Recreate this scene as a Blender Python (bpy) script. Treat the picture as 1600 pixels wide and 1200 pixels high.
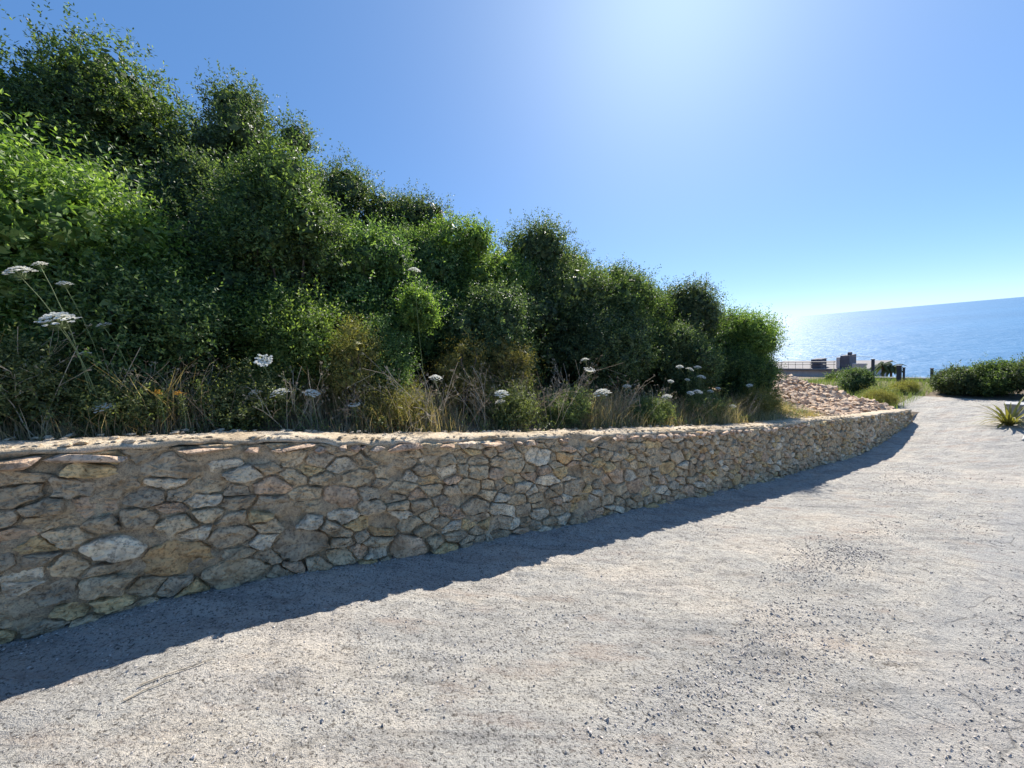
import bpy, bmesh, math, random
import numpy as np
from mathutils import Matrix, Vector
for o in list(bpy.data.objects): bpy.data.objects.remove(o)
SC = bpy.context.scene
COL = SC.collection
R = math.radians

# ------------------------------------------------------------------ camera
ROLL = math.atan(34/385); PITCH = -math.atan(66.1/600)
cam = bpy.data.cameras.new('camera'); cam.sensor_fit = 'HORIZONTAL'; cam.sensor_width = 36; cam.lens = 13.5
cam.clip_start = 0.02; cam.clip_end = 120000
co = bpy.data.objects.new('camera', cam); COL.objects.link(co)
c, s = math.cos(ROLL), math.sin(ROLL); cp, sp = math.cos(PITCH), math.sin(PITCH)
co.matrix_world = Matrix(((c, s, 0, 0), (s*sp, -c*sp, -cp, 0), (-s*cp, c*cp, -sp, 0), (0, 0, 0, 1)))
SC.camera = co
# ------------------------------------------------------------------ sky, sun, exposure
SUN_AZ, SUN_EL = R(25.8), R(38.8)          # azimuth clockwise from +Y
w = bpy.data.worlds.new('World'); SC.world = w; w.use_nodes = True
nt = w.node_tree; bg = nt.nodes['Background']
sky = nt.nodes.new('ShaderNodeTexSky'); sky.sky_type = 'NISHITA'; sky.sun_disc = False
sky.sun_elevation = SUN_EL; sky.sun_rotation = SUN_AZ
sky.altitude = 0; sky.air_density = 0.5; sky.dust_density = 0.36; sky.ozone_density = 3.0
# the phone's tone curve and white balance: the sky's range compressed, its blue kept
gm = nt.nodes.new('ShaderNodeGamma'); gm.inputs[1].default_value = 0.48; nt.links.new(sky.outputs[0], gm.inputs[0])
hs_ = nt.nodes.new('ShaderNodeHueSaturation'); hs_.inputs['Saturation'].default_value = 1.5; nt.links.new(gm.outputs[0], hs_.inputs['Color'])
tn = nt.nodes.new('ShaderNodeMix'); tn.data_type = 'RGBA'; tn.blend_type = 'MULTIPLY'; tn.inputs[0].default_value = 1; tn.inputs[7].default_value = (.75, 1.01, 1.27, 1)
nt.links.new(hs_.outputs[0], tn.inputs[6]); nt.links.new(tn.outputs[2], bg.inputs[0]); bg.inputs[1].default_value = 0.135
sl = bpy.data.lights.new('sun', 'SUN'); sl.energy = 3.4; sl.angle = R(0.55); sl.color = (1.0, 0.95, 0.87)
so = bpy.data.objects.new('sun', sl); COL.objects.link(so)
sd = Vector((math.sin(SUN_AZ)*math.cos(SUN_EL), math.cos(SUN_AZ)*math.cos(SUN_EL), math.sin(SUN_EL)))
so.rotation_euler = sd.to_track_quat('Z', 'Y').to_euler(); so.location = (20, 40, 40)
SC.render.engine = 'CYCLES'
SC.view_settings.view_transform = 'Standard'; SC.view_settings.look = 'None'
SC.view_settings.exposure = 1.4; SC.view_settings.gamma = 1
SC.render.resolution_x = 1024; SC.render.resolution_y = 768
SC.cycles.max_bounces = 8; SC.cycles.transparent_max_bounces = 4

# ------------------------------------------------------------------ helpers
rng = np.random.default_rng(7); random.seed(7)
UL = math.hypot(.835, .55); U = np.array([.835/UL, .55/UL, 0]); N = np.array([-U[1], U[0], 0]); Z = np.array([0, 0, 1.])
def W(s, n, z):
    """world point from s (along the wall, downhill), n (from the camera towards the hill) and height"""
    s, n, z = np.broadcast_arrays(np.asarray(s, float), np.asarray(n, float), np.asarray(z, float))
    return s[..., None]*U + n[..., None]*N + z[..., None]*Z
def smooth(a, b, x): t = np.clip((np.asarray(x, float)-a)/(b-a), 0, 1); return t*t*(3-2*t)
def norm(v): return v/np.maximum(np.linalg.norm(v, axis=-1, keepdims=True), 1e-9)
def hash3(i, j, k, seed):
    h = (i.astype(np.int64)*374761393 + j.astype(np.int64)*668265263 + k.astype(np.int64)*2147483647 + seed*1274126177) & 0xffffffff
    h = ((h ^ (h >> 13))*1274126177) & 0xffffffff; h = ((h ^ (h >> 16))*2246822519) & 0xffffffff
    return ((h ^ (h >> 15)) & 0xffffff)/float(0xffffff)
def vn(x, y, z=0., seed=0):
    x, y, z = np.broadcast_arrays(np.asarray(x, float), np.asarray(y, float), np.asarray(z, float))
    i, j, k = np.floor(x), np.floor(y), np.floor(z); fx, fy, fz = x-i, y-j, z-k
    fx, fy, fz = [f*f*(3-2*f) for f in (fx, fy, fz)]; out = 0
    for a in (0, 1):
        for b in (0, 1):
            for d in (0, 1):
                out = out + hash3(i+a, j+b, k+d, seed)*(fx if a else 1-fx)*(fy if b else 1-fy)*(fz if d else 1-fz)
    return out*2-1
def fbm(x, y, z=0., o=4, seed=0):
    t = 0; a = .5; f = 1
    for q in range(o): t = t + a*vn(np.asarray(x)*f, np.asarray(y)*f, np.asarray(z)*f, seed+q*17); a *= .5; f *= 2.03
    return t
def mesh(name, v, faces, mat=None, smooth_shade=False, col=None):
    """faces: int array (n,k) or a list of such arrays / lists of index lists"""
    me = bpy.data.meshes.new(name); v = np.asarray(v, np.float32).reshape(-1, 3)
    if isinstance(faces, np.ndarray): faces = [faces]
    fl = []; ln = []
    for f in faces:
        f = np.asarray(f, np.int32)
        if f.ndim == 1: f = f[None]
        fl.append(f.ravel()); ln.append(np.full(len(f), f.shape[1], np.int32))
    fl = np.concatenate(fl); ln = np.concatenate(ln)
    me.vertices.add(len(v)); me.vertices.foreach_set('co', v.ravel())
    me.loops.add(len(fl)); me.loops.foreach_set('vertex_index', fl)
    me.polygons.add(len(ln)); st = np.zeros(len(ln), np.int32); st[1:] = np.cumsum(ln)[:-1]
    me.polygons.foreach_set('loop_start', st); me.polygons.foreach_set('loop_total', ln)
    if col is not None:
        a = me.attributes.new('tint', 'FLOAT_COLOR', 'POINT'); cc = np.ones((len(v), 4), np.float32); cc[:, :3] = col
        a.data.foreach_set('color', cc.ravel())
    me.update(calc_edges=True)
    me.polygons.foreach_set('use_smooth', np.full(len(ln), bool(smooth_shade)))
    if mat: me.materials.append(mat)
    return me
def link(name, data, parent=None, loc=(0, 0, 0), rot=(0, 0, 0), scale=(1, 1, 1)):
    o = bpy.data.objects.new(name, data); COL.objects.link(o)
    o.parent = parent; o.location = loc; o.rotation_euler = rot; o.scale = scale
    return o
def tag(o, label=None, cat=None, group=None, kind=None):
    if label: o['label'] = label
    if cat: o['category'] = cat
    if group: o['group'] = group
    if kind: o['kind'] = kind
    return o
def grid_faces(nu, nv_):
    i = np.arange((nu-1)*(nv_-1)); r = i//(nv_-1); q = i % (nv_-1); a = r*nv_+q
    return np.stack([a, a+nv_, a+nv_+1, a+1], 1)
def box_vf(x0, x1, y0, y1, z0, z1):
    v = np.array([[x, y, z] for z in (z0, z1) for y in (y0, y1) for x in (x0, x1)], float)
    f = np.array([[0, 2, 3, 1], [4, 5, 7, 6], [0, 1, 5, 4], [2, 6, 7, 3], [0, 4, 6, 2], [1, 3, 7, 5]])
    return v, f
class Acc:
    """collects vertices and faces of one mesh"""
    def __init__(self): self.v = []; self.f = {}; self.n = 0
    def add(self, v, f):
        v = np.asarray(v, float).reshape(-1, 3); f = np.asarray(f, int)
        self.v.append(v); self.f.setdefault(f.shape[1], []).append(f+self.n); self.n += len(v)
    def build(self, name, mat, smooth_shade=False):
        return mesh(name, np.concatenate(self.v), [np.concatenate(x) for x in self.f.values()], mat, smooth_shade)
def tube(acc, pts, rad, k=4):
    pts = np.asarray(pts, float); rad = np.broadcast_to(rad, len(pts)); m = len(pts)
    t = norm(np.gradient(pts, axis=0)); ref = np.array([.31, .17, .93]) if abs(t[0][2]) < .9 else np.array([1., .2, 0])
    a = norm(np.cross(t, ref)); b = np.cross(t, a); th = np.arange(k)*2*np.pi/k
    v = pts[:, None]+rad[:, None, None]*(a[:, None]*np.cos(th)[None, :, None]+b[:, None]*np.sin(th)[None, :, None])
    i = np.arange(m-1)[:, None]*k; j = np.arange(k)[None]; j2 = (j+1) % k
    acc.add(v, np.stack([(i+j).ravel(), (i+j2).ravel(), (i+k+j2).ravel(), (i+k+j).ravel()], 1))

# ------------------------------------------------------------------ materials
def mat(name):
    m = bpy.data.materials.new(name); m.use_nodes = True; n = m.node_tree; n.nodes.clear()
    out = n.nodes.new('ShaderNodeOutputMaterial'); b = n.nodes.new('ShaderNodeBsdfPrincipled')
    n.links.new(b.outputs[0], out.inputs[0]); return m, n, b, out
def nd(n, t, **k):
    x = n.nodes.new('ShaderNode'+t)
    for a, v in k.items():
        if a in x.inputs.keys(): x.inputs[a].default_value = v
        else: setattr(x, a, v)
    return x
def noise(n, co_, scale, detail=4, rough=.55, dist=0):
    x = nd(n, 'TexNoise'); x.inputs['Scale'].default_value = scale; x.inputs['Detail'].default_value = detail
    x.inputs['Roughness'].default_value = rough; x.inputs['Distortion'].default_value = dist
    n.links.new(co_, x.inputs['Vector']); return x.outputs[0]
def ramp(n, fac, stops, interp='LINEAR'):
    r = nd(n, 'ValToRGB'); e = r.color_ramp; e.interpolation = interp
    while len(e.elements) < len(stops): e.elements.new(.5)
    for q, (p, cc) in zip(e.elements, stops):
        q.position = p; q.color = (*cc, 1) if len(cc) == 3 else cc
    n.links.new(fac, r.inputs[0]); return r.outputs[0]
def mix(n, fac, a, b, mode='MIX'):
    m = nd(n, 'Mix', data_type='RGBA', blend_type=mode)
    for sock, v in ((m.inputs[0], fac), (m.inputs[6], a), (m.inputs[7], b)):
        if isinstance(v, (int, float)): sock.default_value = v
        elif isinstance(v, tuple): sock.default_value = (*v, 1)
        else: n.links.new(v, sock)
    return m.outputs[2]
def math_(n, op, a, b=0.):
    m = nd(n, 'Math', operation=op)
    for sock, v in ((m.inputs[0], a), (m.inputs[1], b)):
        if isinstance(v, (int, float)): sock.default_value = v
        else: n.links.new(v, sock)
    return m.outputs[0]
def bump(n, b, h, strength, dist):
    x = nd(n, 'Bump'); x.inputs['Strength'].default_value = strength; x.inputs['Distance'].default_value = dist
    n.links.new(h, x.inputs['Height']); n.links.new(x.outputs[0], b.inputs['Normal']); return x
def plain(name, colr, rough=.8, var=.25, scale=6, metallic=0, bmp=.2):
    m, n, b, o = mat(name); g = nd(n, 'NewGeometry').outputs['Position']
    f = noise(n, g, scale, 5); cc = ramp(n, f, [(.3, tuple(x*(1-var) for x in colr)), (.7, tuple(min(1, x*(1+var)) for x in colr))])
    n.links.new(cc, b.inputs['Base Color']); b.inputs['Roughness'].default_value = rough; b.inputs['Metallic'].default_value = metallic
    bump(n, b, noise(n, g, scale*8, 4), bmp, .01); return m
def leaf_mat(name, dark, mid, light, trans=.35, rough=.5):
    m, n, b, o = mat(name)
    ri = nd(n, 'NewGeometry').outputs['Random Per Island']; ob = nd(n, 'ObjectInfo').outputs['Random']
    c1 = ramp(n, ri, [(0, dark), (.55, mid), (.93, light), (1, tuple(min(1, x*1.2) for x in light))])
    hs = nd(n, 'HueSaturation'); n.links.new(c1, hs.inputs['Color'])
    n.links.new(math_(n, 'ADD', math_(n, 'MULTIPLY', ob, .02), .483), hs.inputs['Hue'])
    n.links.new(math_(n, 'ADD', math_(n, 'MULTIPLY', ob, .4), 1.05), hs.inputs['Value'])
    n.links.new(hs.outputs[0], b.inputs['Base Color']); b.inputs['Roughness'].default_value = rough
    b.inputs['Specular IOR Level'].default_value = .4
    t = nd(n, 'BsdfTranslucent'); tc = mix(n, 1., hs.outputs[0], (1.5, 1.6, .7), 'MULTIPLY'); n.links.new(tc, t.inputs[0])
    ms = nd(n, 'MixShader'); ms.inputs[0].default_value = trans
    n.links.new(b.outputs[0], ms.inputs[1]); n.links.new(t.outputs[0], ms.inputs[2]); n.links.new(ms.outputs[0], o.inputs[0])
    return m

# stone: tint attribute + mottling
def stone_mat(name, attr=True):
    m, n, b, o = mat(name); g = nd(n, 'NewGeometry').outputs['Position']
    if attr: base = nd(n, 'Attribute', attribute_name='tint').outputs['Color']
    else:
        oi = nd(n, 'ObjectInfo').outputs['Random']
        base = ramp(n, oi, [(0, (.50, .34, .23)), (.25, (.64, .46, .32)), (.5, (.56, .38, .26)), (.75, (.66, .52, .38)), (1, (.44, .32, .23))])
    f1 = noise(n, g, 14, 6, .6); f2 = noise(n, g, 55, 5, .6); f3 = noise(n, g, 4.5, 4, .5)
    v1 = ramp(n, f1, [(.36, (.6, .6, .6)), (.5, (1, 1, 1)), (.66, (1.25, 1.22, 1.15))])
    cc = mix(n, 1., base, v1, 'MULTIPLY')
    v2 = ramp(n, f2, [(.38, (.45, .43, .41)), (.47, (1, 1, 1)), (.62, (1.15, 1.15, 1.12))]); cc = mix(n, .8, cc, v2, 'MULTIPLY')
    rust = ramp(n, f3, [(.52, (0, 0, 0)), (.72, (.55, .55, .55))]); cc = mix(n, rust, cc, (.30, .19, .09))
    n.links.new(cc, b.inputs['Base Color']); b.inputs['Roughness'].default_value = .9; b.inputs['Specular IOR Level'].default_value = .25
    h = math_(n, 'ADD', math_(n, 'MULTIPLY', f1, 1.), math_(n, 'MULTIPLY', f2, .45)); bump(n, b, h, .9, .03)
    return m
M_STONE = stone_mat('wall_stone'); M_RUBBLE = stone_mat('rubble_stone', False)
def mortar_mat():
    m, n, b, o = mat('mortar'); g = nd(n, 'NewGeometry').outputs['Position']
    f0 = noise(n, g, 2.2, 4); f1 = noise(n, g, 22, 6, .65); f2 = noise(n, g, 130, 4, .6)
    cc = ramp(n, f0, [(.38, (.38, .285, .18)), (.5, (.49, .375, .24)), (.62, (.57, .435, .28))])
    cc = mix(n, .8, cc, ramp(n, f1, [(.37, (.55, .55, .55)), (.5, (1, 1, 1)), (.64, (1.22, 1.2, 1.14))]), 'MULTIPLY')
    cc = mix(n, .6, cc, ramp(n, f2, [(.38, (.42, .41, .40)), (.48, (1, 1, 1)), (.62, (1.18, 1.17, 1.15))]), 'MULTIPLY')
    n.links.new(cc, b.inputs['Base Color']); b.inputs['Roughness'].default_value = .95; b.inputs['Specular IOR Level'].default_value = .2
    bump(n, b, math_(n, 'ADD', f1, math_(n, 'MULTIPLY', f2, .4)), .8, .025); return m
M_MORTAR = mortar_mat()
def coping_mat():
    m, n, b, o = mat('coping_concrete'); g = nd(n, 'NewGeometry').outputs['Position']
    f0 = noise(n, g, 3, 5); f1 = noise(n, g, 30, 6, .65); f2 = noise(n, g, 150, 3)
    cc = ramp(n, f0, [(.38, (.44, .34, .22)), (.5, (.55, .44, .30)), (.62, (.60, .50, .37))])
    cc = mix(n, .7, cc, ramp(n, f1, [(.37, (.5, .47, .44)), (.48, (1, 1, 1)), (.65, (1.12, 1.1, 1.06))]), 'MULTIPLY'); cc = mix(n, .7, cc, ramp(n, f2, [(.38, (.45, .43, .42)), (.48, (1, 1, 1))]), 'MULTIPLY')
    n.links.new(cc, b.inputs['Base Color']); b.inputs['Roughness'].default_value = .95
    bump(n, b, math_(n, 'ADD', f1, math_(n, 'MULTIPLY', f2, .4)), .7, .02); return m
M_COPING = coping_mat()
def road_mat():
    m, n, b, o = mat('road_concrete')
    tc = nd(n, 'TexCoord').outputs['Object']; g = nd(n, 'NewGeometry').outputs['Position']
    # streaky coordinates along the road
    mp = nd(n, 'Mapping'); n.links.new(g, mp.inputs[0]); mp.inputs['Rotation'].default_value = (0, 0, -math.atan2(U[1], U[0])); mp.inputs['Scale'].default_value = (.35, 1.4, 1)
    st = noise(n, mp.outputs[0], 2.2, 6, .6); f0 = noise(n, g, .9, 5, .6); f1 = noise(n, g, 9, 7, .7); f2 = noise(n, g, 75, 5, .7); f3 = noise(n, g, 230, 3, .6)
    mp2 = nd(n, 'Mapping'); n.links.new(g, mp2.inputs[0]); mp2.inputs['Rotation'].default_value = (0, 0, -math.atan2(U[1], U[0])+.12); mp2.inputs['Scale'].default_value = (.5, 6, 1)
    sk = noise(n, mp2.outputs[0], 2.5, 6, .65, .4)
    cc = ramp(n, f0, [(.4, (.43, .41, .375)), (.5, (.475, .45, .405)), (.6, (.52, .475, .415))])
    cc = mix(n, .6, cc, ramp(n, st, [(.37, (.74, .75, .77)), (.5, (1, 1, 1)), (.63, (1.08, 1.05, 1.0))]), 'MULTIPLY')
    cc = mix(n, .6, cc, ramp(n, sk, [(.36, (.62, .62, .63)), (.46, (1, 1, 1)), (.66, (1.06, 1.06, 1.06))]), 'MULTIPLY')
    cc = mix(n, .6, cc, ramp(n, f1, [(.36, (.6, .59, .58)), (.48, (1, 1, 1)), (.65, (1.10, 1.09, 1.06))]), 'MULTIPLY')
    cc = mix(n, .85, cc, ramp(n, f2, [(.38, (.12, .11, .10)), (.465, (1, 1, 1)), (.7, (1.15, 1.13, 1.1))]), 'MULTIPLY')
    cc = mix(n, .6, cc, ramp(n, f3, [(.33, (.5, .5, .5)), (.5, (1, 1, 1))]), 'MULTIPLY')
    f4 = noise(n, g, 28, 6, .75); cc = mix(n, .8, cc, ramp(n, f4, [(.36, (.32, .29, .27)), (.43, (1, 1, 1)), (.7, (1.06, 1.05, 1.04))]), 'MULTIPLY')
    cc = mix(n, math_(n, 'MULTIPLY', ramp(n, noise(n, mp.outputs[0], 3.1, 5, .6), [(.55, (0, 0, 0)), (.68, (1, 1, 1))]), .45), cc, (.36, .27, .21))
    wv = nd(n, 'Mix', data_type='VECTOR'); wv.inputs[0].default_value = .12; n.links.new(g, wv.inputs[4]); nc = nd(n, 'TexNoise'); nc.inputs['Scale'].default_value = 3; nc.inputs['Detail'].default_value = 5; n.links.new(g, nc.inputs['Vector']); n.links.new(nc.outputs['Color'], wv.inputs[5])
    vo = nd(n, 'TexVoronoi', feature='DISTANCE_TO_EDGE'); vo.inputs['Scale'].default_value = 2.6; n.links.new(wv.outputs[1], vo.inputs['Vector'])
    dn = nd(n, 'VectorMath', operation='DOT_PRODUCT'); n.links.new(g, dn.inputs[0]); dn.inputs[1].default_value = tuple(N); rt = ramp(n, math_(n, 'ADD', dn.outputs['Value'], math_(n, 'MULTIPLY', f0, .8)), [(.85, (1, 1, 1)), (1., (0, 0, 0))])
    cc = mix(n, math_(n, 'MULTIPLY', rt, .45), cc, (.36, .355, .345)); mp3 = nd(n, 'Mapping'); n.links.new(g, mp3.inputs[0]); mp3.inputs['Location'].default_value = (1.9, 4.3, .6)
    ck = ramp(n, vo.outputs['Distance'], [(.0, (1, 1, 1)), (.022, (0, 0, 0))]); ckm = math_(n, 'MULTIPLY', ck, math_(n, 'MULTIPLY', rt, ramp(n, noise(n, mp3.outputs[0], 1.2, 3), [(.40, (0, 0, 0)), (.5, (1, 1, 1))])))
    cc = mix(n, math_(n, 'MULTIPLY', ckm, .6), cc, (.10, .095, .09))
    n.links.new(cc, b.inputs['Base Color']); b.inputs['Roughness'].default_value = .92; b.inputs['Specular IOR Level'].default_value = .25
    h = math_(n, 'ADD', math_(n, 'ADD', math_(n, 'MULTIPLY', f1, 1.2), math_(n, 'SUBTRACT', math_(n, 'MULTIPLY', sk, .5), math_(n, 'MULTIPLY', ckm, .2))), math_(n, 'ADD', math_(n, 'MULTIPLY', f2, .55), math_(n, 'MULTIPLY', f3, .25)))
    bump(n, b, h, 1., .03); return m
M_ROAD = road_mat()
M_SOIL = plain('soil', (.17, .125, .08), .95, .45, 5)
M_RUBSOIL = plain('rubble_fill', (.56, .39, .25), .95, .35, 9)
M_BARK = plain('bark', (.11, .085, .06), .9, .35, 20)
M_DRY = plain('dry_stalk', (.50, .41, .29), .85, .3, 8)
M_DRYD = plain('dry_dark', (.30, .23, .155), .9, .35, 8)
M_STEM = plain('green_stem', (.17, .21, .08), .7, .25, 8)
M_PEBBLE = plain('pebbles', (.40, .36, .32), .9, .6, 40)
M_LEAF = leaf_mat('lentisk_leaf', (.028, .054, .022), (.068, .120, .036), (.18, .25, .085), .44)
M_LEAFB = leaf_mat('broad_leaf', (.042, .078, .02), (.095, .16, .036), (.22, .29, .09), .47)
M_LEAFD = leaf_mat('oak_leaf', (.027, .046, .023), (.060, .096, .038), (.15, .19, .08), .40)
M_LEAFY = leaf_mat('yellow_shrub_leaf', (.09, .09, .03), (.17, .16, .045), (.28, .24, .07), .35, .6)
M_LEAFG = leaf_mat('weed_leaf', (.06, .08, .03), (.115, .145, .05), (.21, .24, .09), .4, .5)
def petal_mat(name, ca, cb):
    m, n, b, o = mat(name); ri = nd(n, 'NewGeometry').outputs['Random Per Island']; cc = ramp(n, ri, [(0, ca), (1, cb)])
    n.links.new(cc, b.inputs['Base Color']); b.inputs['Roughness'].default_value = .7; t = nd(n, 'BsdfTranslucent'); n.links.new(cc, t.inputs[0])
    ms = nd(n, 'MixShader'); ms.inputs[0].default_value = .5; n.links.new(b.outputs[0], ms.inputs[1]); n.links.new(t.outputs[0], ms.inputs[2]); n.links.new(ms.outputs[0], o.inputs[0]); return m
M_PETAL = petal_mat('white_floret', (.82, .80, .70), (.92, .91, .86)); M_PETALY = petal_mat('yellow_floret', (.45, .22, .03), (.6, .34, .05))
M_GRASS = leaf_mat('straw', (.20, .15, .085), (.36, .28, .165), (.52, .43, .28), .35, .7)
M_PALM = leaf_mat('palm_leaf', (.04, .06, .025), (.06, .085, .035), (.08, .11, .04), .2, .9)
M_GREENGRASS = leaf_mat('green_grass', (.07, .10, .03), (.13, .17, .05), (.22, .26, .09), .3, .6)
M_RENDER = plain('pale_render', (.55, .50, .46), .9, .12, 3)
M_ROOF = plain('roof_screed', (.22, .20, .19), .9, .2, 3)
M_DARKGREY = plain('dark_render', (.12, .12, .14), .8, .2, 3)
M_METAL = plain('dark_metal', (.05, .055, .07), .6, .2, 6)
M_CONC = plain('pale_concrete', (.40, .385, .36), .9, .2, 12)
def sea_mat():
    m, n, b, o = mat('sea_water'); g = nd(n, 'NewGeometry').outputs['Position']
    f = noise(n, g, .03, 6, .6); big = noise(n, g, .0012, 4, .5)
    cc = ramp(n, big, [(.4, (.06, .17, .31)), (.6, (.07, .195, .35))])
    n.links.new(cc, b.inputs['Base Color']); b.inputs['Specular IOR Level'].default_value = .3; b.inputs['Roughness'].default_value = .38; b.inputs['IOR'].default_value = 1.33
    h2 = noise(n, g, .22, 3, .6)
    bump(n, b, math_(n, 'ADD', math_(n, 'MULTIPLY', f, 6.), math_(n, 'MULTIPLY', h2, 1.)), .6, 1.); return m
M_SEA = sea_mat()

# ------------------------------------------------------------------ terrain
S_ = np.array([-30, -8, -1.3, -.8, -.52, .11, .41, 1.19, 2.18, 3.1, 4.49, 5.66, 7.26, 9.3, 12.5, 14.6, 17.3, 24, 200])
TOP = np.array([3.9, .72, -.31, -.38, -.42, -.54, -.61, -.78, -.97, -1.13, -1.38, -1.59, -1.87, -2.15, -2.64, -2.93, -3.31, -3.6, -3.6])
BAS = np.array([2.9, -.28, -1.31, -1.38, -1.42, -1.54, -1.61, -1.78, -1.97, -2.13, -2.38, -2.59, -2.87, -3.16, -3.60, -3.70, -3.72, -3.82, -3.82])
def top_z(s_): return np.interp(s_, S_, TOP)
def road_z(s_): return np.interp(s_, S_, BAS)
NW = 3.05                                # wall front face
WT = 0.38                                # wall thickness
SE = 17.3                                # wall end
def ground_z(s_, n_):
    s_ = np.asarray(s_, float); n_ = np.asarray(n_, float)
    rise = .30*(np.clip(n_, 3.4, 4.8)-3.4)+.16*np.maximum(n_-4.8, 0)*(1-smooth(12, 22, s_)) - .1*np.maximum(n_-30, 0)*(1-smooth(12, 22, s_))
    zb = top_z(s_)-.10+rise+.06*fbm(s_*1.1, n_*1.1, 0, 4, 3)
    zf = -3.86+.03*fbm(s_*.7, n_*.7, 0, 3, 5)
    zb = zb*(1-smooth(17.2, 20.5, s_))+zf*smooth(17.2, 20.5, s_)
    z = np.where(n_ < NW+.17, road_z(s_)-.05, zb)
    z = z-.06*np.maximum(-5.5-n_, 0)
    plate = smooth(7.5, 9.5, n_)
    drop = (1-plate)*.24*np.maximum(s_-28, 0)+plate*(.11*np.maximum(s_-26, 0)+.2*np.maximum(s_-50, 0))
    return np.maximum(z-drop, -70)
gs = np.concatenate([np.linspace(-60, -8, 20), np.arange(-7, 30, .25), np.linspace(30.5, 70, 50), np.linspace(72, 420, 60)])
gn = np.concatenate([np.linspace(-120, -6, 24), np.linspace(-5, 3.0, 9), [NW+.10, NW+.16, NW+.18], np.arange(3.3, 9, .2), np.linspace(9.2, 24, 40), np.linspace(26, 200, 40)])
A, B = np.meshgrid(gs, gn, indexing='ij')
g_ = tag(link('ground', mesh('ground', W(A, B, ground_z(A, B)), grid_faces(len(gs), len(gn))[:, ::-1], M_SOIL, True)), kind='structure')
# road: one concrete sheet, finely uneven near the camera
rs = np.concatenate([np.linspace(-25, -2.5, 60), np.arange(-2.45, 5, .025), np.arange(5, 10, .05), np.arange(10, 23.2, .12)])
rv = np.concatenate([np.linspace(0, .58, 40), np.linspace(.585, 1, 150)])
A, V = np.meshgrid(rs, rv, indexing='ij'); nmax = NW+.06+.95*smooth(17.4, 18.4, A); NN = -5+V*(nmax+5)
edge = smooth(NW-.28, NW, NN)*(1-smooth(17, 17.6, A))
RZ = road_z(A)+.018*fbm(A*.9, NN*.9, 0, 3, 11)+.018*fbm(A*5, NN*5, 0, 3, 12)+.014*np.maximum(0, fbm(A*16, NN*16, 0, 3, 13))+.020*fbm(A*.5, NN*4.5, 0, 4, 14)+edge*.03*(1+.8*fbm(A*2.5, NN*2, 0, 3, 15))
def road_h(s_, n_):
    e = smooth(NW-.28, NW, n_)
    return road_z(s_)+.018*fbm(s_*.9, n_*.9, 0, 3, 11)+.018*fbm(s_*5, n_*5, 0, 3, 12)+.014*np.maximum(0, fbm(s_*16, n_*16, 0, 3, 13))+.020*fbm(s_*.5, n_*4.5, 0, 4, 14)+e*.03*(1+.8*fbm(s_*2.5, n_*2, 0, 3, 15))
tag(link('road', mesh('road', W(A, NN, RZ), grid_faces(len(rs), len(rv))[:, ::-1], M_ROAD, True)), kind='structure')
# sea
sv = [-3000, -300, 40, 120, 400, 1500, 6000, 20000, 60000]; sn = [-60000, -20000, -5000, -1000, -200, 200, 1000, 5000, 20000, 60000]
A, B = np.meshgrid(sv, sn, indexing='ij')
tag(link('sea', mesh('sea', W(A, B, -40.+0*A), grid_faces(len(sv), len(sn))[:, ::-1], M_SEA)), kind='structure')

# ------------------------------------------------------------------ stone wall
wall = tag(link('stone_wall', None, None, tuple(W(-1, NW, road_z(-1)))), 'low mortared rubble stone wall with pale concrete coping beside the road', 'wall')
WO = W(-1, NW, float(road_z(-1)))
def wall_h(s_): return top_z(s_)-road_z(s_)
# mortar core: rough front face, closed box behind
ms_ = np.concatenate([np.arange(-7, -2, .06), np.arange(-2, 5, .014), np.arange(5, SE+.001, .035)]); mt = np.linspace(0, 1, 70)
A, T = np.meshgrid(ms_, mt, indexing='ij'); zz = road_z(A)-.12+T*(wall_h(A)+.12-.03)
dep = .004+.022*fbm(A*2.1, zz*2.1, 0, 3, 21)+.040*fbm(A*7, zz*9, 0, 4, 22)+.022*fbm(A*20, zz*22, 0, 3, 23)+.010*fbm(A*48, zz*48, 0, 2, 24)
front = W(A, NW+.012-dep+.05*T, zz)
nb = len(ms_); bt = W(ms_, NW+WT-.03, top_z(ms_)-.05); bb = W(ms_, NW+WT-.03, road_z(ms_)-.12)
v = np.concatenate([front.reshape(-1, 3), bt, bb]); f0 = nb*70; i = np.arange(nb-1)
fa = [grid_faces(nb, 70), np.stack([i*70+69, (i+1)*70+69, f0+i+1, f0+i], 1), np.stack([f0+i, f0+i+1, f0+nb+i+1, f0+nb+i], 1)]
endc = [[(nb-1)*70+k for k in range(70)]+[f0+nb-1, f0+2*nb-1]]
link('mortar_core', mesh('mortar_core', v-WO, fa+[np.array(endc)], M_MORTAR, True), wall)
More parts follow.
